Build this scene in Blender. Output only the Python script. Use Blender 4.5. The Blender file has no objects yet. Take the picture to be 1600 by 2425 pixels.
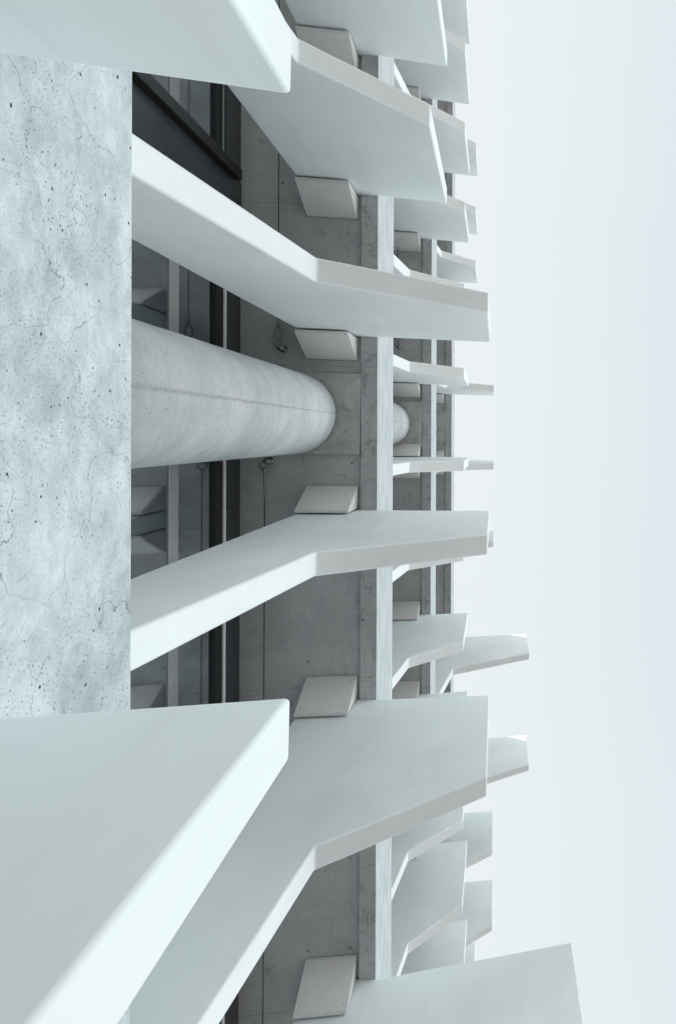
import bpy, bmesh, math, random
from mathutils import Vector, Matrix
random.seed(7)
S = bpy.context.scene
COL = S.collection
RAD = math.radians

# ------------------------------------------------------------------ camera
# X runs along the facade, Y into the building, Z up from the camera's eye level
GROUND_Z = -1.6
cd = bpy.data.cameras.new('camera')
cam = bpy.data.objects.new('camera', cd)
COL.objects.link(cam)
R_ = ((0.9914164, -0.0037302, -0.1306889), (0.0035137, 0.9999920, -0.0018872), (0.1306949, 0.0014118, 0.9914216))
def w_(r): return Vector((r[1], -r[0], r[2]))
right, down, fwd = w_(R_[0]), w_(R_[1]), w_(R_[2])
M = Matrix((right, -down, -fwd)).transposed().to_4x4()
cam.matrix_world = M
cd.sensor_fit = 'VERTICAL'
cd.sensor_height = 36.0
cd.lens = 36.0 * 1350.0 / 2425.0
cd.shift_x = -(1352.5 - 800.0) / 2425.0
cd.shift_y = (1034.7 - 1212.5) / 2425.0
cd.clip_start = 0.02
cd.clip_end = 5000
S.camera = cam

# ------------------------------------------------------------------ light
SUN = Vector((-0.62, 0.62, 0.345)).normalized()       # towards the sun: behind the roof
el = math.asin(SUN.z)
wd = bpy.data.worlds.new('World'); S.world = wd; wd.use_nodes = True
nt = wd.node_tree; N = nt.nodes; L = nt.links
bg = N['Background']
sky = N.new('ShaderNodeTexSky'); sky.sky_type = 'NISHITA'; sky.sun_disc = False
sky.sun_elevation = el; sky.sun_rotation = math.atan2(SUN.x, SUN.y)
sky.air_density = 1.0; sky.dust_density = 4.0; sky.ozone_density = 1.0
sc = N.new('ShaderNodeMix'); sc.data_type = 'RGBA'; sc.blend_type = 'MULTIPLY'
sc.inputs[0].default_value = 1.0; sc.inputs[7].default_value = (0.1, 0.1, 0.1, 1)
L.new(sky.outputs[0], sc.inputs[6])
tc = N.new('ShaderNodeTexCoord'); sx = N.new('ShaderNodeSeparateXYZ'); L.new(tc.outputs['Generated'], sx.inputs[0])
mr = N.new('ShaderNodeMapRange'); mr.interpolation_type = 'SMOOTHSTEP'      # thin overcast, with brightness added low over the street to light the fin fronts
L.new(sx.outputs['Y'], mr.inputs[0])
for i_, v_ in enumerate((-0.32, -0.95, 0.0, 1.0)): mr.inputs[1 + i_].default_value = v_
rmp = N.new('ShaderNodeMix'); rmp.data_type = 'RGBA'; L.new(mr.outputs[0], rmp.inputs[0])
mg = N.new('ShaderNodeMapRange'); L.new(sx.outputs['Y'], mg.inputs[0])      # slow drift of tone across the cloud
for i_, v_ in enumerate((0.02, -0.30, 0.0, 1.0)): mg.inputs[1 + i_].default_value = v_
cn = N.new('ShaderNodeTexNoise'); L.new(tc.outputs['Generated'], cn.inputs['Vector'])
cn.inputs['Scale'].default_value = 2.6; cn.inputs['Detail'].default_value = 3.0; cn.inputs['Roughness'].default_value = 0.45
ca = N.new('ShaderNodeMath'); ca.operation = 'MULTIPLY_ADD'; L.new(cn.outputs['Fac'], ca.inputs[0]); ca.inputs[1].default_value = 0.3
cb = N.new('ShaderNodeMath'); cb.operation = 'SUBTRACT'; L.new(mg.outputs[0], cb.inputs[0]); cb.inputs[1].default_value = 0.15
L.new(cb.outputs[0], ca.inputs[2]); ca.use_clamp = True
zg = N.new('ShaderNodeMix'); zg.data_type = 'RGBA'; L.new(ca.outputs[0], zg.inputs[0])
zg.inputs[6].default_value = (0.86, 0.915, 0.935, 1); zg.inputs[7].default_value = (0.765, 0.845, 0.88, 1)
mz = N.new('ShaderNodeMapRange'); L.new(sx.outputs['Z'], mz.inputs[0])  # extra brightness added toward the unseen horizon to lift the fin sides
for i_, v_ in enumerate((0.66, 0.12, 1.0, 2.1)): mz.inputs[1 + i_].default_value = v_
zm = N.new('ShaderNodeMix'); zm.data_type = 'RGBA'; zm.blend_type = 'MULTIPLY'; zm.inputs[0].default_value = 1.0
L.new(zg.outputs[2], zm.inputs[6]); L.new(mz.outputs[0], zm.inputs[7]); L.new(zm.outputs[2], rmp.inputs[6])
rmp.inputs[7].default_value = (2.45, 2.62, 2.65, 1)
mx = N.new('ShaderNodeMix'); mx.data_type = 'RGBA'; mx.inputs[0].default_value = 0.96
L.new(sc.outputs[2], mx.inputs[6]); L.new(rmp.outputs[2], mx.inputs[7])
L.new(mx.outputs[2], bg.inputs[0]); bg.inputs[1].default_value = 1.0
sd = bpy.data.lights.new('sun', 'SUN'); sd.energy = 3.0; sd.angle = RAD(0.6); sd.color = (1.0, 0.96, 0.9)
sun = bpy.data.objects.new('sun', sd); COL.objects.link(sun)
sun.rotation_euler = SUN.to_track_quat('Z', 'Y').to_euler()
S.view_settings.view_transform = 'Standard'
S.view_settings.look = 'None'
S.view_settings.exposure = 0.0
S.view_settings.gamma = 1.0

# ------------------------------------------------------------------ levels (metres above the eye)
F = 4.0054
BOT, TOP = 4.993, 5.7316              # fascia of the first ceiling slab
def lvl(k): return (k - 1) * F
FLOOR = TOP - F                       # top of slab 0
Y_F = 1.0                             # fascia plane
Y_B = 1.137                           # back of the edge beam
Y_G = 2.09                            # glazing plane
X0, X1 = -15.0, 20.0

# ------------------------------------------------------------------ helpers
def link(name, bm, mats, parent=None, loc=None, rot=None, smooth=False):
    bmesh.ops.recalc_face_normals(bm, faces=bm.faces[:])
    me = bpy.data.meshes.new(name); bm.to_mesh(me); bm.free()
    for m in (mats if isinstance(mats, (list, tuple)) else [mats]): me.materials.append(m)
    o = bpy.data.objects.new(name, me); COL.objects.link(o)
    if smooth:
        for p in me.polygons: p.use_smooth = True
    if parent: o.parent = parent
    if loc: o.location = loc
    if rot: o.rotation_euler = rot
    return o
def thing(name, label, cat, loc=(0, 0, 0), rz=0.0, group=None):
    o = bpy.data.objects.new(name, None); COL.objects.link(o)
    o.empty_display_size = 0.2
    o.location = loc; o.rotation_euler = (0, 0, rz)
    tag(o, label, cat, group)
    return o
def tag(o, label=None, cat=None, group=None, kind=None):
    if label: o['label'] = label
    if cat: o['category'] = cat
    if group: o['group'] = group
    if kind: o['kind'] = kind
def box(bm, a, b, bevel=0.0, mi=0):
    n = bmesh.new()
    bmesh.ops.create_cube(n, size=1.0)
    for v in n.verts:
        v.co = Vector([(a[i] + b[i]) / 2 + v.co[i] * (b[i] - a[i]) for i in range(3)])
    if bevel: bmesh.ops.bevel(n, geom=n.edges[:], offset=bevel, segments=2, affect='EDGES', profile=0.6)
    for f in n.faces: f.material_index = mi
    me = bpy.data.meshes.new('t'); n.to_mesh(me); n.free(); bm.from_mesh(me); bpy.data.meshes.remove(me)
    return bm
def prism(poly, x0, x1, bevel=0.0, seg=2):
    """polygon in (y, z) extruded along x"""
    bm = bmesh.new()
    a = [bm.verts.new((x0, y, z)) for y, z in poly]; b = [bm.verts.new((x1, y, z)) for y, z in poly]
    bm.faces.new(a); bm.faces.new(b[::-1])
    n = len(poly)
    for i in range(n): bm.faces.new((a[i], b[i], b[(i + 1) % n], a[(i + 1) % n]))
    bmesh.ops.recalc_face_normals(bm, faces=bm.faces[:])
    if bevel: bmesh.ops.bevel(bm, geom=bm.edges[:], offset=bevel, segments=seg, affect='EDGES', profile=0.5)
    return bm
def tube(bm, pts, r, seg=10, closed=False):
    pts = [Vector(p) for p in pts]; rings = []; n = len(pts)
    rr = r if isinstance(r, (list, tuple)) else [r] * n
    for i, p in enumerate(pts):
        if closed: d = pts[(i + 1) % n] - pts[i - 1]
        else: d = pts[min(i + 1, n - 1)] - pts[max(i - 1, 0)]
        d.normalize()
        u = d.orthogonal() if abs(d.z) > 0.99 else d.cross(Vector((0, 0, 1)))
        u.normalize(); w = d.cross(u)
        rings.append([bm.verts.new(p + rr[i] * (math.cos(t) * u + math.sin(t) * w)) for t in [2 * math.pi * k / seg for k in range(seg)]])
    m = n if closed else n - 1
    for i in range(m):
        A, B = rings[i], rings[(i + 1) % n]
        for k in range(seg): bm.faces.new((A[k], A[(k + 1) % seg], B[(k + 1) % seg], B[k]))
    if not closed:
        bm.faces.new(rings[0]); bm.faces.new(rings[-1][::-1])
def lathe(bm, prof, c=(0, 0, 0), seg=64):
    rings = [[bm.verts.new((c[0] + r * math.cos(2 * math.pi * k / seg), c[1] + r * math.sin(2 * math.pi * k / seg), c[2] + z)) for k in range(seg)] for r, z in prof]
    for A, B in zip(rings, rings[1:]):
        for k in range(seg): bm.faces.new((A[k], A[(k + 1) % seg], B[(k + 1) % seg], B[k]))
    bm.faces.new(rings[0]); bm.faces.new(rings[-1][::-1])

# ------------------------------------------------------------------ materials
class NT:
    def __init__(s, name, rough=0.7, spec=0.3):
        s.m = bpy.data.materials.new(name); s.m.use_nodes = True
        s.t = s.m.node_tree; s.n = s.t.nodes; s.b = s.n['Principled BSDF']
        s.b.inputs['Roughness'].default_value = rough; s.b.inputs['Specular IOR Level'].default_value = spec
        s.o = s.n.new('ShaderNodeTexCoord').outputs['Object']
    def set(s, sock, v):
        if isinstance(v, bpy.types.NodeSocket): s.t.links.new(v, sock)
        elif isinstance(v, (tuple, list)) and sock.type == 'RGBA': sock.default_value = tuple(v) + ((1,) if len(v) == 3 else ())
        else: sock.default_value = v
    def math(s, op, a, b=0.0, c=0.0, clamp=False):
        n = s.n.new('ShaderNodeMath'); n.operation = op; n.use_clamp = clamp
        s.set(n.inputs[0], a); s.set(n.inputs[1], b); s.set(n.inputs[2], c); return n.outputs[0]
    def mapping(s, v, scale=(1, 1, 1), rot=(0, 0, 0), loc=(0, 0, 0)):
        n = s.n.new('ShaderNodeMapping'); s.set(n.inputs[0], v)
        n.inputs['Scale'].default_value = scale; n.inputs['Rotation'].default_value = rot; n.inputs['Location'].default_value = loc
        return n.outputs[0]
    def noise(s, v, scale, detail=4, rough=0.55, dist=0.0, color=False):
        n = s.n.new('ShaderNodeTexNoise'); s.set(n.inputs['Vector'], v)
        n.inputs['Scale'].default_value = scale; n.inputs['Detail'].default_value = detail
        n.inputs['Roughness'].default_value = rough; n.inputs['Distortion'].default_value = dist
        return n.outputs['Color' if color else 'Fac']
    def vor(s, v, scale, feat='F1', dims='3D', rnd=1.0):
        n = s.n.new('ShaderNodeTexVoronoi'); n.feature = feat; n.voronoi_dimensions = dims
        s.set(n.inputs['Vector'], v); n.inputs['Scale'].default_value = scale; n.inputs['Randomness'].default_value = rnd
        return n
    def rng(s, v, a, b, c=0.0, d=1.0, smooth=False):
        n = s.n.new('ShaderNodeMapRange'); n.clamp = True
        if smooth: n.interpolation_type = 'SMOOTHSTEP'
        s.set(n.inputs[0], v)
        for i, q in enumerate((a, b, c, d)): s.set(n.inputs[1 + i], q)
        return n.outputs[0]
    def mix(s, f, a, b, mode='MIX'):
        n = s.n.new('ShaderNodeMix'); n.data_type = 'RGBA'; n.blend_type = mode
        s.set(n.inputs[0], f); s.set(n.inputs[6], a); s.set(n.inputs[7], b); return n.outputs[2]
    def xyz(s, v):
        n = s.n.new('ShaderNodeSeparateXYZ'); s.set(n.inputs[0], v); return n.outputs
    def comb(s, x=0.0, y=0.0, z=0.0):
        n = s.n.new('ShaderNodeCombineXYZ'); s.set(n.inputs[0], x); s.set(n.inputs[1], y); s.set(n.inputs[2], z); return n.outputs[0]
    def add(s, a, b, k=1.0):
        n = s.n.new('ShaderNodeVectorMath'); n.operation = 'MULTIPLY_ADD'
        s.set(n.inputs[0], b); n.inputs[1].default_value = (k, k, k); s.set(n.inputs[2], a); return n.outputs[0]
    def world(s):
        g = s.n.new('ShaderNodeNewGeometry'); return g.outputs['Position']
    def color(s, c): s.set(s.b.inputs['Base Color'], c)
    def bump(s, h, strength=0.3, dist=0.01):
        n = s.n.new('ShaderNodeBump'); n.inputs['Strength'].default_value = strength; n.inputs['Distance'].default_value = dist
        s.set(n.inputs['Height'], h); s.set(s.b.inputs['Normal'], n.outputs[0])

def pits(q, v, scale, rmin, rmax, keep, dims='2D'):
    """1 inside a round void: a share `keep` of the cells holds one, of random size"""
    n = q.vor(v, scale, 'F1', dims)
    cx = q.xyz(n.outputs['Color'])
    on = q.math('LESS_THAN', cx[0], keep)
    r = q.rng(q.math('POWER', cx[1], 2.5), 0, 1, rmin * scale, rmax * scale)
    d = q.math('SUBTRACT', r, n.outputs['Distance'])
    return q.math('MULTIPLY', on, q.rng(d, -0.0008 * scale, 0.0012 * scale))

def mat_fascia_near():
    q = NT('pitted_concrete', 0.8, 0.2)
    P = q.world(); x = q.xyz(P); v = q.comb(x[0], x[2], 0.0)
    wob = q.noise(P, 7.0, 4, 0.6, color=True)
    vw = q.add(v, wob, 0.10)
    m1 = q.noise(q.mapping(vw, (1.0, 1.0, 1.0), (0, 0, RAD(35))), 2.6, 5, 0.6)
    m2 = q.noise(q.mapping(vw, (1.0, 2.4, 1.0), (0, 0, RAD(35))), 9.0, 6, 0.65)
    g = q.noise(vw, 120.0, 3, 0.7)
    tone = q.math('ADD', q.math('MULTIPLY', m1, 0.55), q.math('MULTIPLY', m2, 0.45))
    c = q.mix(q.rng(tone, 0.36, 0.62), (0.335, 0.383, 0.407), (0.60, 0.657, 0.684))
    patch = q.rng(q.noise(vw, 3.4, 3, 0.5, 0.6), 0.56, 0.68)
    c = q.mix(q.math('MULTIPLY', patch, 0.45), c, (0.67, 0.722, 0.738))
    rough_zone = q.rng(q.noise(q.mapping(v, (1, 1, 1), loc=(3, 1, 0)), 3.2, 4, 0.6), 0.42, 0.60)
    grain = q.math('MULTIPLY', q.rng(g, 0.54, 0.70), q.math('ADD', 0.20, q.math('MULTIPLY', rough_zone, 0.6)))
    c = q.mix(grain, c, (0.25, 0.29, 0.30))
    vs = q.mapping(q.add(v, wob, 0.02), (1.0, 1.35, 1.0), (0, 0, RAD(20)))
    clus = q.rng(q.noise(v, 4.5, 2, 0.5), 0.38, 0.58)
    big = pits(q, vs, 15.0, 0.0010, 0.0056, 0.28)
    mid = q.math('MULTIPLY', pits(q, q.mapping(vs, (1, 1, 1), loc=(5.3, 2.1, 0)), 36.0, 0.0009, 0.0030, 0.50), clus)
    sml = q.math('MULTIPLY', pits(q, q.mapping(vs, (1, 1, 1), loc=(1.3, 7.1, 0)), 80.0, 0.0008, 0.0020, 0.45), clus)
    pit = q.math('MAXIMUM', big, q.math('MAXIMUM', mid, sml))
    # hairline cracks
    v1 = q.add(q.add(v, q.noise(v, 5.0, 2, 0.5, color=True), 0.30), q.noise(v, 34.0, 5, 0.65, color=True), 0.032)
    e1 = q.vor(v1, 3.6, 'DISTANCE_TO_EDGE', '2D').outputs['Distance']
    e2 = q.vor(q.mapping(v1, (1, 1.7, 1), loc=(2.2, 4.4, 0)), 6.0, 'DISTANCE_TO_EDGE', '2D').outputs['Distance']
    k1 = q.math('MULTIPLY', q.rng(e1, 0.0, 0.0052, 1, 0), q.rng(q.noise(v, 4.0, 2), 0.36, 0.56))
    k2 = q.math('MULTIPLY', q.rng(e2, 0.0, 0.007, 1, 0), q.rng(q.noise(q.mapping(v, loc=(7, 3, 0)), 5.0, 2), 0.46, 0.62))
    crack = q.math('MAXIMUM', k1, q.math('MULTIPLY', k2, 0.7))
    c = q.mix(q.math('MULTIPLY', crack, 0.9), c, (0.12, 0.145, 0.155))
    c = q.mix(pit, c, (0.035, 0.045, 0.05))
    q.color(c)
    h = q.math('SUBTRACT', q.math('MULTIPLY', g, 0.12), q.math('ADD', pit, q.math('MULTIPLY', crack, 0.5)))
    q.bump(h, 0.5, 0.004)
    return q.m

def mat_fascia_far():
    q = NT('streaked_concrete', 0.75, 0.2)
    P = q.world(); x = q.xyz(P); v = q.comb(x[0], x[2], 0.0)
    vw = q.add(v, q.noise(P, 3.0, 4, color=True), 0.12)
    st = q.noise(q.mapping(vw, (1.0, 3.4, 1.0), (0, 0, RAD(6))), 3.0, 6, 0.6)
    m = q.noise(vw, 1.6, 4)
    c = q.mix(q.rng(st, 0.35, 0.66), (0.40, 0.445, 0.46), (0.53, 0.572, 0.585))
    c = q.mix(q.math('MULTIPLY', q.rng(m, 0.5, 0.7), 0.3), c, (0.50, 0.56, 0.585))
    vein = q.vor(q.mapping(q.add(vw, q.noise(v, 18.0, 4, color=True), 0.05), (1.0, 4.2, 1.0), (0, 0, RAD(8))), 4.0, 'DISTANCE_TO_EDGE', '2D').outputs['Distance']
    k = q.math('MULTIPLY', q.rng(vein, 0.0, 0.026, 1, 0), q.rng(q.noise(v, 4.0, 2), 0.42, 0.58))
    c = q.mix(q.math('MULTIPLY', k, 0.55), c, (0.27, 0.31, 0.33))
    q.color(c); q.bump(st, 0.15, 0.004)
    return q.m

def mat_soffit():
    q = NT('raw_concrete', 0.85, 0.15)
    P = q.world(); x = q.xyz(P); v = q.comb(x[0], x[1], q.math('MULTIPLY', x[2], 0.37))
    m = q.noise(v, 1.7, 6, 0.62, 0.3)
    g = q.noise(v, 60.0, 4, 0.7)
    bl = q.noise(q.mapping(v, (5.0, 1.0, 1.0)), 2.0, 5, 0.6)
    c = q.mix(q.rng(m, 0.32, 0.68), (0.395, 0.41, 0.415), (0.545, 0.56, 0.56))
    c = q.mix(q.math('MULTIPLY', q.rng(bl, 0.5, 0.72), 0.32), c, (0.60, 0.59, 0.585))
    c = q.mix(q.math('MULTIPLY', q.rng(g, 0.45, 0.7), 0.28), c, (0.20, 0.21, 0.21))
    blot = q.rng(q.noise(v, 5.0, 5, 0.7, 0.8), 0.60, 0.70)
    c = q.mix(q.math('MULTIPLY', blot, 0.55), c, (0.19, 0.20, 0.20))
    pt = pits(q, q.comb(x[0], x[1], 0.0), 9.0, 0.002, 0.013, 0.12)
    c = q.mix(q.math('MULTIPLY', pt, 0.7), c, (0.10, 0.105, 0.105))
    # formwork board joints across and along the slab
    wj = q.math('MULTIPLY', q.math('SUBTRACT', q.noise(P, 14.0, 3), 0.5), 0.012)
    jx = q.math('ABSOLUTE', q.math('SUBTRACT', q.math('FRACT', q.math('ADD', q.math('DIVIDE', q.math('ADD', x[0], wj), 1.35), 0.93)), 0.5))
    jy = q.math('ABSOLUTE', q.math('SUBTRACT', x[1], q.math('ADD', 1.60, wj)))
    j = q.math('MAXIMUM', q.rng(jx, 0.0, 0.0034, 1, 0), q.math('MULTIPLY', q.rng(jy, 0.0, 0.004, 1, 0), q.rng(q.noise(P, 1.1, 1), 0.5, 0.56)))
    c = q.mix(q.math('MULTIPLY', j, 0.5), c, (0.13, 0.14, 0.14))
    hb = q.vor(q.add(q.comb(x[0], q.math('MULTIPLY', x[1], 0.35), x[2]), q.noise(P, 9.0, 4, 0.6, color=True), 0.10), 2.6, 'DISTANCE_TO_EDGE').outputs['Distance']
    hk = q.math('MULTIPLY', q.rng(hb, 0.0, 0.011, 1, 0), q.math('LESS_THAN', x[1], 1.139))
    c = q.mix(q.math('MULTIPLY', hk, 0.5), c, (0.12, 0.13, 0.13))
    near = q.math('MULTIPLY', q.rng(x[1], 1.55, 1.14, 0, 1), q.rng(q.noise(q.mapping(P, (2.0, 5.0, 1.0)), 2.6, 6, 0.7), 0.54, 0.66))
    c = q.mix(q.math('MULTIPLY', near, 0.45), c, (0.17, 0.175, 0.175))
    q.color(c)
    q.bump(q.math('SUBTRACT', q.math('MULTIPLY', g, 0.2), q.math('ADD', j, pt)), 0.3, 0.003)
    return q.m

def mat_white(name, base, dirt=0.10):
    q = NT(name, 0.55, 0.3)
    oi = q.n.new('ShaderNodeObjectInfo')
    off = q.comb(q.math('MULTIPLY', oi.outputs['Random'], 37.0), q.math('MULTIPLY', oi.outputs['Random'], 11.0), 0.0)
    v = q.add(q.o, off, 1.0)
    m = q.noise(v, 1.1, 4, 0.5)
    st = q.noise(q.mapping(v, (1.0, 1.0, 0.35)), 3.5, 6, 0.6, 0.5)
    d = tuple(b * (1 - dirt) for b in base)
    c = q.mix(q.rng(m, 0.35, 0.65), d, base)
    c = q.mix(q.math('MULTIPLY', q.rng(st, 0.50, 0.72), 0.20), c, (0.60, 0.615, 0.62))
    sm = q.noise(q.mapping(v, (1.0, 1.0, 1.0), (RAD(35), 0, 0)), 0.7, 5, 0.55, 0.8)
    c = q.mix(q.math('MULTIPLY', q.rng(sm, 0.50, 0.66), 0.22), c, (0.70, 0.695, 0.715))
    dr = q.noise(q.mapping(v, (9.0, 9.0, 0.5)), 1.6, 4, 0.6)
    c = q.mix(q.math('MULTIPLY', q.rng(dr, 0.58, 0.74), 0.14), c, (0.52, 0.53, 0.53))
    sp = pits(q, v, 3.2, 0.001, 0.0045, 0.40, '3D')
    c = q.mix(q.math('MULTIPLY', sp, 0.6), c, (0.22, 0.22, 0.22))
    q.color(c)
    q.bump(q.noise(v, 90.0, 3, 0.6), 0.05, 0.002)
    return q.m

def mat_column():
    q = NT('cast_column_concrete', 0.75, 0.25)
    v = q.o; x = q.xyz(v)
    ang = q.math('ARCTAN2', x[1], x[0])
    a = q.math('MULTIPLY', ang, 0.335)
    cyl = q.comb(a, x[2], 0.0)
    wr = q.add(cyl, q.noise(v, 2.2, 3, color=True), 0.35)
    swirl = q.noise(q.mapping(wr, (1.0, 4.5, 1.0), (0, 0, RAD(24))), 3.0, 6, 0.65)
    m = q.noise(v, 2.4, 4)
    c = q.mix(q.rng(m, 0.32, 0.68), (0.47, 0.515, 0.52), (0.655, 0.68, 0.68))
    c = q.mix(q.math('MULTIPLY', q.rng(swirl, 0.48, 0.68), 0.5), c, (0.40, 0.425, 0.44))
    g = q.noise(v, 70.0, 4, 0.7)
    c = q.mix(q.math('MULTIPLY', q.rng(g, 0.52, 0.70), 0.42), c, (0.31, 0.335, 0.34))
    sc_ = q.rng(q.noise(q.mapping(wr, (1.0, 5.0, 1.0), (0, 0, RAD(30))), 26.0, 3, 0.6), 0.66, 0.74)
    c = q.mix(q.math('MULTIPLY', sc_, 0.4), c, (0.24, 0.26, 0.265))
    pt = pits(q, q.mapping(cyl, (1.6, 1.0, 1.0), (0, 0, RAD(25))), 17.0, 0.0012, 0.0055, 0.40)
    c = q.mix(q.math('MULTIPLY', pt, 0.75), c, (0.16, 0.17, 0.175))
    # casting seam that faces the street
    w = q.math('MULTIPLY', q.math('SUBTRACT', q.noise(v, 22.0, 4, 0.7), 0.5), 0.022)
    s = q.math('ABSOLUTE', q.math('ADD', q.math('ADD', ang, 1.57), w))
    edge = q.noise(v, 110.0, 3, 0.7)
    seam = q.math('MULTIPLY', q.rng(s, 0.010, q.rng(x[2], 0.4, 2.9, 0.055, 0.014), 1, 0), q.rng(edge, 0.42, 0.54))
    fine = q.rng(s, 0.0, 0.0055, 1, 0)
    c = q.mix(q.math('MULTIPLY', q.math('MAXIMUM', q.math('MULTIPLY', seam, 0.65), fine), 0.62), c, (0.20, 0.215, 0.215))
    q.color(c)
    q.bump(q.math('SUBTRACT', q.math('MULTIPLY', swirl, 0.4), q.math('ADD', pt, seam)), 0.35, 0.005)
    return q.m

def mat_block():
    q = NT('rough_cap_concrete', 0.85, 0.15)
    P = q.world()
    m = q.noise(P, 4.0, 6, 0.65, 0.4); g = q.noise(P, 70.0, 4, 0.7)
    c = q.mix(q.rng(m, 0.33, 0.66), (0.36, 0.37, 0.365), (0.54, 0.545, 0.54))
    c = q.mix(q.math('MULTIPLY', q.rng(g, 0.5, 0.7), 0.4), c, (0.25, 0.26, 0.26))
    e = q.vor(q.add(P, q.noise(P, 12.0, 4, color=True), 0.12), 6.0, 'DISTANCE_TO_EDGE').outputs['Distance']
    k = q.math('MULTIPLY', q.rng(e, 0.0, 0.02, 1, 0), q.rng(q.noise(P, 6.0, 2), 0.50, 0.62))
    c = q.mix(q.math('MULTIPLY', k, 0.75), c, (0.10, 0.11, 0.11))
    q.color(c); q.bump(q.math('SUBTRACT', g, k), 0.35, 0.004)
    return q.m

def mat_plain(name, col, rough=0.6, metal=0.0, var=0.12, scale=6.0, spec=0.4):
    q = NT(name, rough, spec)
    q.b.inputs['Metallic'].default_value = metal
    m = q.noise(q.o, scale, 5, 0.6)
    q.color(q.mix(q.rng(m, 0.3, 0.7), tuple(c * (1 - var) for c in col), tuple(min(1, c * (1 + var)) for c in col)))
    q.set(q.b.inputs['Roughness'], q.rng(m, 0.3, 0.7, rough * 0.85, min(1, rough * 1.15)))
    return q.m

def mat_glass():
    q = NT('dark_window_glass')
    t = q.t; out = q.n['Material Output']
    gl = q.n.new('ShaderNodeBsdfGlossy'); gl.inputs['Roughness'].default_value = 0.055; gl.inputs['Color'].default_value = (0.82, 0.88, 0.90, 1)
    tr = q.n.new('ShaderNodeBsdfTransparent'); tr.inputs['Color'].default_value = (0.42, 0.47, 0.50, 1)
    fr = q.n.new('ShaderNodeFresnel'); fr.inputs['IOR'].default_value = 1.5
    dust = q.noise(q.mapping(q.o, (1, 1, 0.3)), 5.0, 5, 0.6)
    f = q.math('ADD', q.math('MULTIPLY', fr.outputs[0], 1.6), q.rng(dust, 0.3, 0.7, 0.55, 0.74), clamp=True)
    mxs = q.n.new('ShaderNodeMixShader'); t.links.new(f, mxs.inputs[0]); t.links.new(tr.outputs[0], mxs.inputs[1]); t.links.new(gl.outputs[0], mxs.inputs[2])
    t.links.new(mxs.outputs[0], out.inputs['Surface'])
    return q.m

def mat_ground():
    q = NT('pale_paving', 0.85, 0.2)
    br = q.n.new('ShaderNodeTexBrick'); q.set(br.inputs['Vector'], q.o)
    br.inputs['Scale'].default_value = 1.0; br.inputs['Brick Width'].default_value = 0.6; br.inputs['Row Height'].default_value = 0.6
    br.inputs['Mortar Size'].default_value = 0.006; br.offset = 0.0
    br.inputs['Color1'].default_value = (0.49, 0.415, 0.395, 1); br.inputs['Color2'].default_value = (0.445, 0.378, 0.36, 1); br.inputs['Mortar'].default_value = (0.32, 0.31, 0.30, 1)
    q.color(q.mix(q.math('MULTIPLY', q.noise(q.o, 0.8, 5), 0.3), br.outputs['Color'], (0.41, 0.362, 0.345)))
    return q.m

M_NEAR, M_FAR, M_SOF = mat_fascia_near(), mat_fascia_far(), mat_soffit()
M_WHITE = mat_white('white_render', (0.785, 0.846, 0.85))
M_GUS = mat_plain('grey_painted_steel', (0.72, 0.71, 0.705), 0.5, 0.0, 0.04, 3.0)
M_COL, M_BLK = mat_column(), mat_block()
M_GLASS = mat_glass()
M_BLACK = mat_plain('black_powder_coat', (0.008, 0.009, 0.011), 0.5)
M_DARKP = mat_plain('dark_spandrel_glass', (0.045, 0.05, 0.056), 0.3, 0.0, 0.2, 3.0)
M_ALU = mat_plain('dull_aluminium', (0.27, 0.285, 0.285), 0.45, 0.3, 0.08)
M_ALUL = mat_plain('pale_aluminium', (0.80, 0.80, 0.80), 0.4, 0.2, 0.06)
M_STEEL = mat_plain('galvanised_steel', (0.30, 0.31, 0.315), 0.32, 0.85, 0.15, 20.0)
M_WIRE = mat_plain('dark_wire_rope', (0.06, 0.06, 0.06), 0.5, 0.5)
M_ROOM = mat_plain('dim_plaster', (0.30, 0.31, 0.32), 0.8)
M_GROUND = mat_ground()

# ------------------------------------------------------------------ setting: ground
bm = bmesh.new()
for q_ in [(-600, -600), (600, -600), (600, 600), (-600, 600)]: bm.verts.new((q_[0], q_[1], 0))
bm.faces.new(bm.verts[:])
g = link('ground', bm, M_GROUND, loc=(0, 0, GROUND_Z)); tag(g, kind='structure')

# ------------------------------------------------------------------ floor slabs
def slab(k, label):
    b = BOT + (k - 1) * F
    t = TOP + (k - 1) * F
    if k == 3: t += 0.11
    o = thing('floor_slab', label, 'slab', (0, Y_F, b), 0.0, 'floor slabs of the building')
    bm = bmesh.new(); box(bm, (X0, 0, 0), (X1, Y_B - Y_F, t - b), 0.006)
    for f in bm.faces:
        f.normal_update()
        f.material_index = 1 if f.normal.z < -0.5 else 0
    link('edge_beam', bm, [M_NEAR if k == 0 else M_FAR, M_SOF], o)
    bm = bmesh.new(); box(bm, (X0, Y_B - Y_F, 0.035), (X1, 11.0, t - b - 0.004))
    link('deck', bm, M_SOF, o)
slab(0, 'nearest floor slab, a huge cracked and pitted pale concrete face along the left edge')
slab(1, 'second floor slab, pale streaked face above the grey ceiling that the big round column holds')
slab(2, 'third floor slab, narrow pale streaked edge between the second and the last row of fins')
slab(3, 'roof slab, thin pale edge strip that ends the building against the sky')

# rooms behind the glazing
bm = bmesh.new(); box(bm, (X0 + 0.2, 6.0, GROUND_Z + 0.004), (X1 - 0.2, 6.2, BOT - F - 0.002))
for k in (1, 2, 3): box(bm, (X0 + 0.2, 6.0, TOP + (k - 2) * F), (X1 - 0.2, 6.2, BOT + 0.03 + (k - 1) * F))
w = link('inner_wall', bm, M_ROOM); tag(w, 'dim plain wall deep in the rooms behind the dark glass', 'wall')

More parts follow.
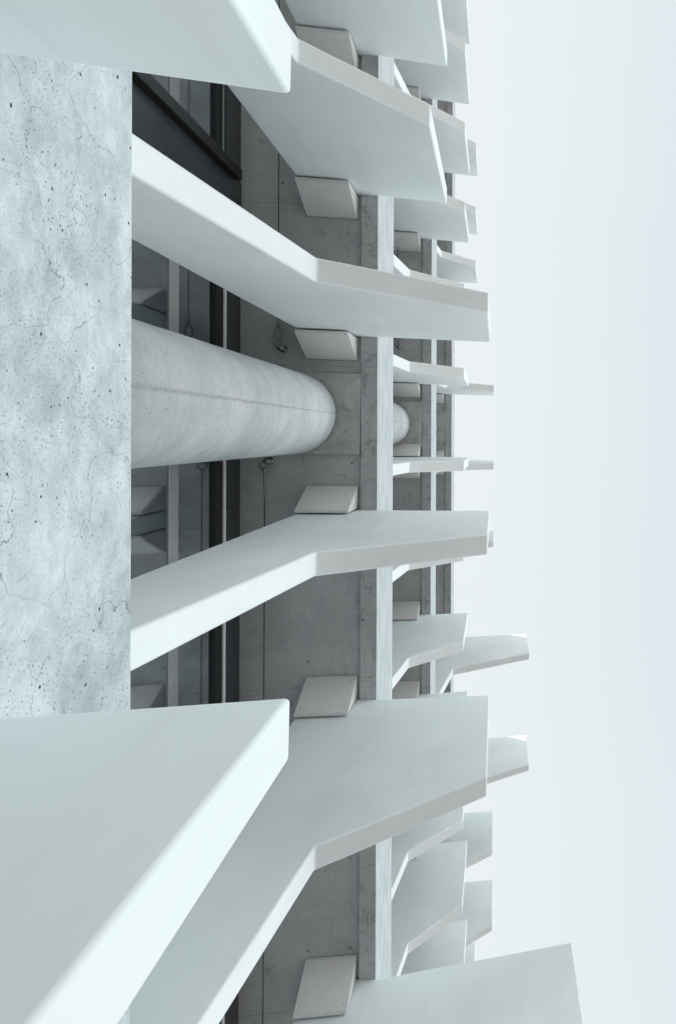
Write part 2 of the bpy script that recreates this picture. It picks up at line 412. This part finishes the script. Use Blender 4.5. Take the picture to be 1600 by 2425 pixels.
# ------------------------------------------------------------------ glazed walls
def window_wall(k, label, panel):
    z0 = TOP + (k - 2) * F; z1 = BOT + (k - 1) * F + 0.035
    o = thing('window_wall', label, 'window', (0, Y_G, z0), 0.0, 'glazed walls behind the balconies')
    h = z1 - z0; H0 = BOT - (TOP - F)                    # heights below are read for storey one
    zz = lambda z: z - FLOOR
    bm = bmesh.new(); box(bm, (X0 + .3, 0.02, zz(1.80)), (X1 - .3, 0.028, zz(4.012))); link('lower_glass', bm, M_GLASS, o)
    bm = bmesh.new(); box(bm, (X0 + .3, 0.02, zz(4.125)), (X1 - .3, 0.028, zz(4.60))); link('upper_glass', bm, M_GLASS, o)
    bm = bmesh.new(); box(bm, (X0 + .3, 0.012, zz(4.012)), (X1 - .3, 0.07, zz(4.125)), 0.004); link('transom', bm, M_ALU, o)
    bm = bmesh.new(); box(bm, (X0 + .3, 0.0, zz(1.726)), (X1 - .3, 0.08, zz(1.80)), 0.004); link('sill', bm, M_BLACK, o)
    bm = bmesh.new(); box(bm, (X0 + .3, -0.005, zz(4.60)), (X1 - .3, 0.10, zz(4.752)), 0.004); link('head_frame', bm, M_BLACK, o)
    bm = bmesh.new(); box(bm, (-1.62, -0.022, zz(4.695)), (X1 - .3, -0.008, zz(4.726)), 0.002); link('drip_strip', bm, M_ALUL, o)
    bm = bmesh.new(); box(bm, (X0 + .3, -0.020, zz(4.668)), (-2.13, -0.008, zz(4.684)), 0.002); link('drip_strip', bm, M_ALU, o)
    bm = bmesh.new(); box(bm, (X0 + .3, 0.004, zz(4.753)), (X1 - .3, 0.09, h)); link('head_panel', bm, M_DARKP, o)
    xs = [-2.085 - 2.9 * i for i in range(5)] + [-2.085 + 2.9 * i for i in range(3, 8)]
    for x in xs:
        bm = bmesh.new(); box(bm, (x - 0.022, -0.085, zz(1.80)), (x + 0.062, -0.024, zz(4.84)), 0.004); q = link('mullion', bm, M_BLACK, o)
        bm = bmesh.new(); box(bm, (x - 0.050, -0.055, zz(1.80)), (x - 0.0225, -0.024, zz(4.83)), 0.003); link('glazing_bead', bm, M_DARKP, q)
    if panel:
        bm = bmesh.new(); box(bm, (-2.05, -0.020, zz(1.80)), (-1.50, -0.0055, zz(4.985)), 0.002); link('blank_panel', bm, M_DARKP, o)
window_wall(1, 'dark glazed wall with a pale transom, set back behind the round column', True)

# ------------------------------------------------------------------ columns
CX, CY, CR = -0.18, 1.655, 0.335
def column(k, label):
    z0 = TOP + (k - 2) * F; z1 = BOT + (k - 1) * F
    o = thing('round_column', label, 'column', (CX, CY, z0), 0.0, 'round columns carrying the slabs')
    h = z1 - z0
    bm = bmesh.new()
    lathe(bm, [(CR, 0.0), (CR, h - 0.08), (CR, h - 0.032), (CR - 0.003, h - 0.027)], seg=96)
    s = link('shaft', bm, M_COL, o, smooth=True)
    s.data.polygons.foreach_set('use_smooth', [abs(p.normal.z) < 0.9 for p in s.data.polygons])
    bm = bmesh.new(); lathe(bm, [(CR - 0.028, h - 0.0265), (CR - 0.028, h - 0.0045)], seg=96); link('neck', bm, M_BLK, o)
    bm = bmesh.new(); box(bm, (-0.345, Y_B - CY + 0.003, h - 0.004), (0.336, 0.43, h + 0.04), 0.004)
    link('cap_block', bm, M_BLK, o, rot=(0, 0, 0.012))
column(1, 'large pale round concrete column with a vertical seam, in front of the dark glass')
column(2, 'round column on the next floor, only its rounded top showing past the pale slab edge')
column(3, 'round column on the last floor under the roof slab, a sliver showing beside its square cap')

# ------------------------------------------------------------------ fins
TH = 0.136
YAW = 0.0196
PROF = {  # kink (y, z), outer end y, lower z, upper z; read for storey one
    'S': ((1.074, 3.268), 0.435, 3.793, 5.043),
    'M': ((0.9685, 3.249), 0.056, 3.807, 5.000),
    'L': ((0.828, 3.288), -0.696, 3.977, 5.172)}
meshes = {}
def fin_mesh(T, k):
    key = (T, k == 0)
    if key in meshes: return meshes[key]
    (ky, kz), ey, ez, tz = PROF[T]
    zf = FLOOR - 0.01
    if k == 0: zf = GROUND_Z + 3.75 - 0.01
    foot = ky + (1.199 - 0.9685) * (kz - zf) / (kz - FLOOR)
    poly = [(1.56, zf), (foot, zf), (ky, kz), (ey, ez), (ey, tz), (1.003, BOT), (1.06, BOT + 0.02), (1.56, BOT + 0.045)]
    poly = [(y - 1.0, z - FLOOR) for y, z in poly]
    bm = prism(poly, -TH / 2, TH / 2, 0.011, 3)
    bmesh.ops.recalc_face_normals(bm, faces=bm.faces[:])
    me = bpy.data.meshes.new('blade'); bm.to_mesh(me); bm.free(); me.materials.append(M_WHITE)
    for p in me.polygons: p.use_smooth = p.area < 0.03
    meshes[key] = me
    return me
def gusset_mesh(side):
    key = ('g', side)
    if key in meshes: return meshes[key]
    bm = bmesh.new()
    x0 = side * (TH / 2 + 0.012); x1 = side * (TH / 2 + 0.20)
    zl, zt = 4.700 - FLOOR, BOT + 0.0335 - FLOOR
    ya, yb = 0.165, 0.565
    sec = [(x0, zl), (x0 + side * 0.022, zl + 0.006), (x1, zt - 0.03), (x1, zt), (x0, zt)]
    A = [bm.verts.new((x, ya, z)) for x, z in sec]; B = [bm.verts.new((x, yb, z)) for x, z in sec]
    bm.faces.new(A); bm.faces.new(B[::-1])
    for i in range(5): bm.faces.new((A[i], B[i], B[(i + 1) % 5], A[(i + 1) % 5]))
    bmesh.ops.recalc_face_normals(bm, faces=bm.faces[:])
    bmesh.ops.bevel(bm, geom=bm.edges[:], offset=0.005, segments=2, affect='EDGES')
    a_, b_ = Vector((x0 + side * 0.022, 0, zl + 0.006)), Vector((x1, 0, zt - 0.03))
    d_ = (b_ - a_).normalized(); n_ = Vector((d_.z, 0, -d_.x)) * side          # outward normal of the sloping face
    if n_.z > 0: n_ = -n_
    old = set(bm.faces)
    for fy in (ya + 0.035, yb - 0.035):
        for ft in (0.14, 0.86):
            c = a_.lerp(b_, ft); c.y = fy
            tube(bm, [c - n_ * 0.004, c + n_ * 0.0025], 0.0038, 8)
    for f in bm.faces:
        if f not in old: f.material_index = 1
    me = bpy.data.meshes.new('gusset'); bm.to_mesh(me); bm.free(); me.materials.append(M_GUS); me.materials.append(M_ALU)
    meshes[key] = me
    return me
def fin(k, xn, T, label):
    side = 1 if xn > 0 else -1
    z = FLOOR + (k - 1) * F if k else FLOOR - 3.75
    rows = ['white fins of the nearest row', 'white fins of the second row', 'white fins of the third row', 'white fins of the last row under the sky']
    o = thing('concrete_fin', label, 'fin', (xn + side * TH / 2, Y_F, z), YAW, rows[k])
    b = bpy.data.objects.new('blade', fin_mesh(T, k)); COL.objects.link(b); b.parent = o
    if k:
        for s in (-1, 1):
            q = bpy.data.objects.new('gusset', gusset_mesh(s)); COL.objects.link(q); q.parent = o
FINS = [
 (0, -0.739, 'S', 'huge near white fin across the upper left corner, over the pitted concrete face'),
 (0, 0.551, 'S', 'huge near white fin across the lower left corner with a broad bright edge'),
 (1, -3.203, 'S', 'short deep-sided fin of the second row cut by the top edge of the photo'),
 (1, -2.023, 'S', 'broad second-row fin just below the topmost one, its end edge bright white'),
 (1, -0.830, 'M', 'long angled fin of the second row just above the big round column'),
 (1, 0.632, 'M', 'long angled fin of the second row just below the big round column'),
 (1, 2.234, 'M', 'long broad fin of the second row rising behind the huge lower left fin'),
 (1, 4.603, 'L', 'farthest reaching fin, its blunt end against the sky in the lower right corner'),
 (2, -6.121, 'S', 'topmost fin of the third row, cut by the top edge beside the sky'),
 (2, -5.180, 'S', 'second fin from the top in the third row, half behind the top second-row fin'),
 (2, -4.095, 'S', 'third fin from the top in the third row, with pink grey underside'),
 (2, -3.024, 'S', 'fourth fin from the top in the third row, directly above a grey gusset'),
 (2, -1.921, 'S', 'third-row fin almost hidden by the long fin above the column, only upper rim showing'),
 (2, -0.785, 'S', 'small third-row fin just above the top of the far round column'),
 (2, 0.3275, 'S', 'small third-row fin seen nearly edge-on just below the far round column'),
 (2, 1.540, 'S', 'third-row fin mostly hidden by the long fin below the column, pale foot showing'),
 (2, 2.757, 'S', 'broad third-row fin with pink underside, in front of a fin with a sunlit tip'),
 (2, 3.981, 'S', 'third-row fin whose thin upper rim peeps above the long broad second-row fin'),
 (2, 5.165, 'S', 'third-row fin emerging with its pink underside below the long broad second-row fin'),
 (2, 6.315, 'S', 'third-row fin like a whole pale diamond, below the long broad second-row fin'),
 (2, 7.560, 'S', 'lowest third-row fin, cut off by the blunt far-reaching fin in the lower right'),
 (3, -5.858, 'S', 'uppermost fin of the last row, small pale tip with pink underside'),
 (3, -4.548, 'S', 'second from the top in the last row, small pale tip left of the white sky'),
 (3, -3.449, 'S', 'third from the top in the last row, with bent foot, above the long fin'),
 (3, -0.921, 'M', 'thin edge-on fin of the last row above the far round columns'),
 (3, 0.5395, 'M', 'thin edge-on fin of the last row below the far round columns'),
 (3, 2.1326, 'M', 'tiny grey fin tip of the last row past the fin below the column'),
 (3, 4.528, 'L', 'long fin of the last row with bent foot and a sunlit corner at its tip'),
 (3, 6.869, 'L', 'long fin tip of the last row with a sunlit triangle, beyond the broad second-row fin'),
 (3, 8.470, 'M', 'upper of two square fin tips of the last row at the lower right'),
 (3, 10.03, 'M', 'lower of two square fin tips of the last row at the lower right'),
 (3, 11.45, 'S', 'last-row fin showing only a narrow pale strip just above the blunt far-reaching fin'),
]
for a in FINS: fin(*a)

# ------------------------------------------------------------------ steel cables under the ceiling
def cable(label, y, xa, xe, zc, sgn, grip):
    """anchor at xa, wire runs along the facade to xe; sgn = direction from the anchor"""
    o = thing('steel_cable', label, 'cable', (xa, y, zc), 0.0, 'steel cables strung under the ceilings')
    zs = 0.05
    bm = bmesh.new()
    lathe(bm, [(0.034, 0.0), (0.034, -0.006), (0.028, -0.016), (0.014, -0.022), (0.012, -0.05), (0.027, -0.058), (0.027, -0.076), (0.008, -0.084)], (0, -0.012, zs + 0.033), 20)
    link('anchor_bolt', bm, M_STEEL, o, smooth=True)
    bm = bmesh.new()
    tube(bm, [(sgn * (0.012 + 0.028 * (1 - math.cos(t))), 0.038 * math.sin(t) * (1.0 if math.cos(t) > -0.2 else 0.8), 0) for t in [2 * math.pi * i / 20 for i in range(20)]], 0.0095, 8, True)
    link('shackle', bm, M_STEEL, o, smooth=True)
    bm = bmesh.new()
    if grip == 'jaw':
        for s in (-1, 1):
            tube(bm, [(sgn * 0.055, s * 0.012, 0), (sgn * 0.09, s * 0.030, 0), (sgn * 0.13, s * 0.027, 0), (sgn * 0.165, s * 0.009, 0), (sgn * 0.18, s * 0.004, 0)], 0.0105, 8)
        tube(bm, [(sgn * 0.175, 0, 0), (sgn * 0.20, 0, 0), (sgn * 0.24, 0, 0)], [0.016, 0.014, 0.009], 10)
    else:
        tube(bm, [(sgn * 0.055, 0, 0), (sgn * 0.085, 0, 0), (sgn * 0.088, 0, 0), (sgn * 0.20, 0, 0), (sgn * 0.21, 0, 0), (sgn * 0.30, 0, 0)], [0.015, 0.015, 0.010, 0.010, 0.007, 0.006], 10)
    link('turnbuckle', bm, M_STEEL, o, smooth=True)
    bm = bmesh.new(); tube(bm, [(sgn * 0.22, 0, 0), (xe - xa, 0, 0)], 0.0042, 8)
    link('wire', bm, M_WIRE, o, smooth=True)
ZC = BOT + 0.035 - 0.083
cable('dark steel cable ending in a jaw shackle just above the big round column', 1.768, -0.72, -9.0, ZC, -1, 'jaw')
cable('dark steel cable starting at a threaded anchor just below the big round column', 1.872, 0.215, 12.0, ZC, 1, 'stud')
cable('small steel cable anchor peeping past the pale slab edge, under the next ceiling up', 1.50, -1.36, -8.0, ZC + F, -1, 'jaw')
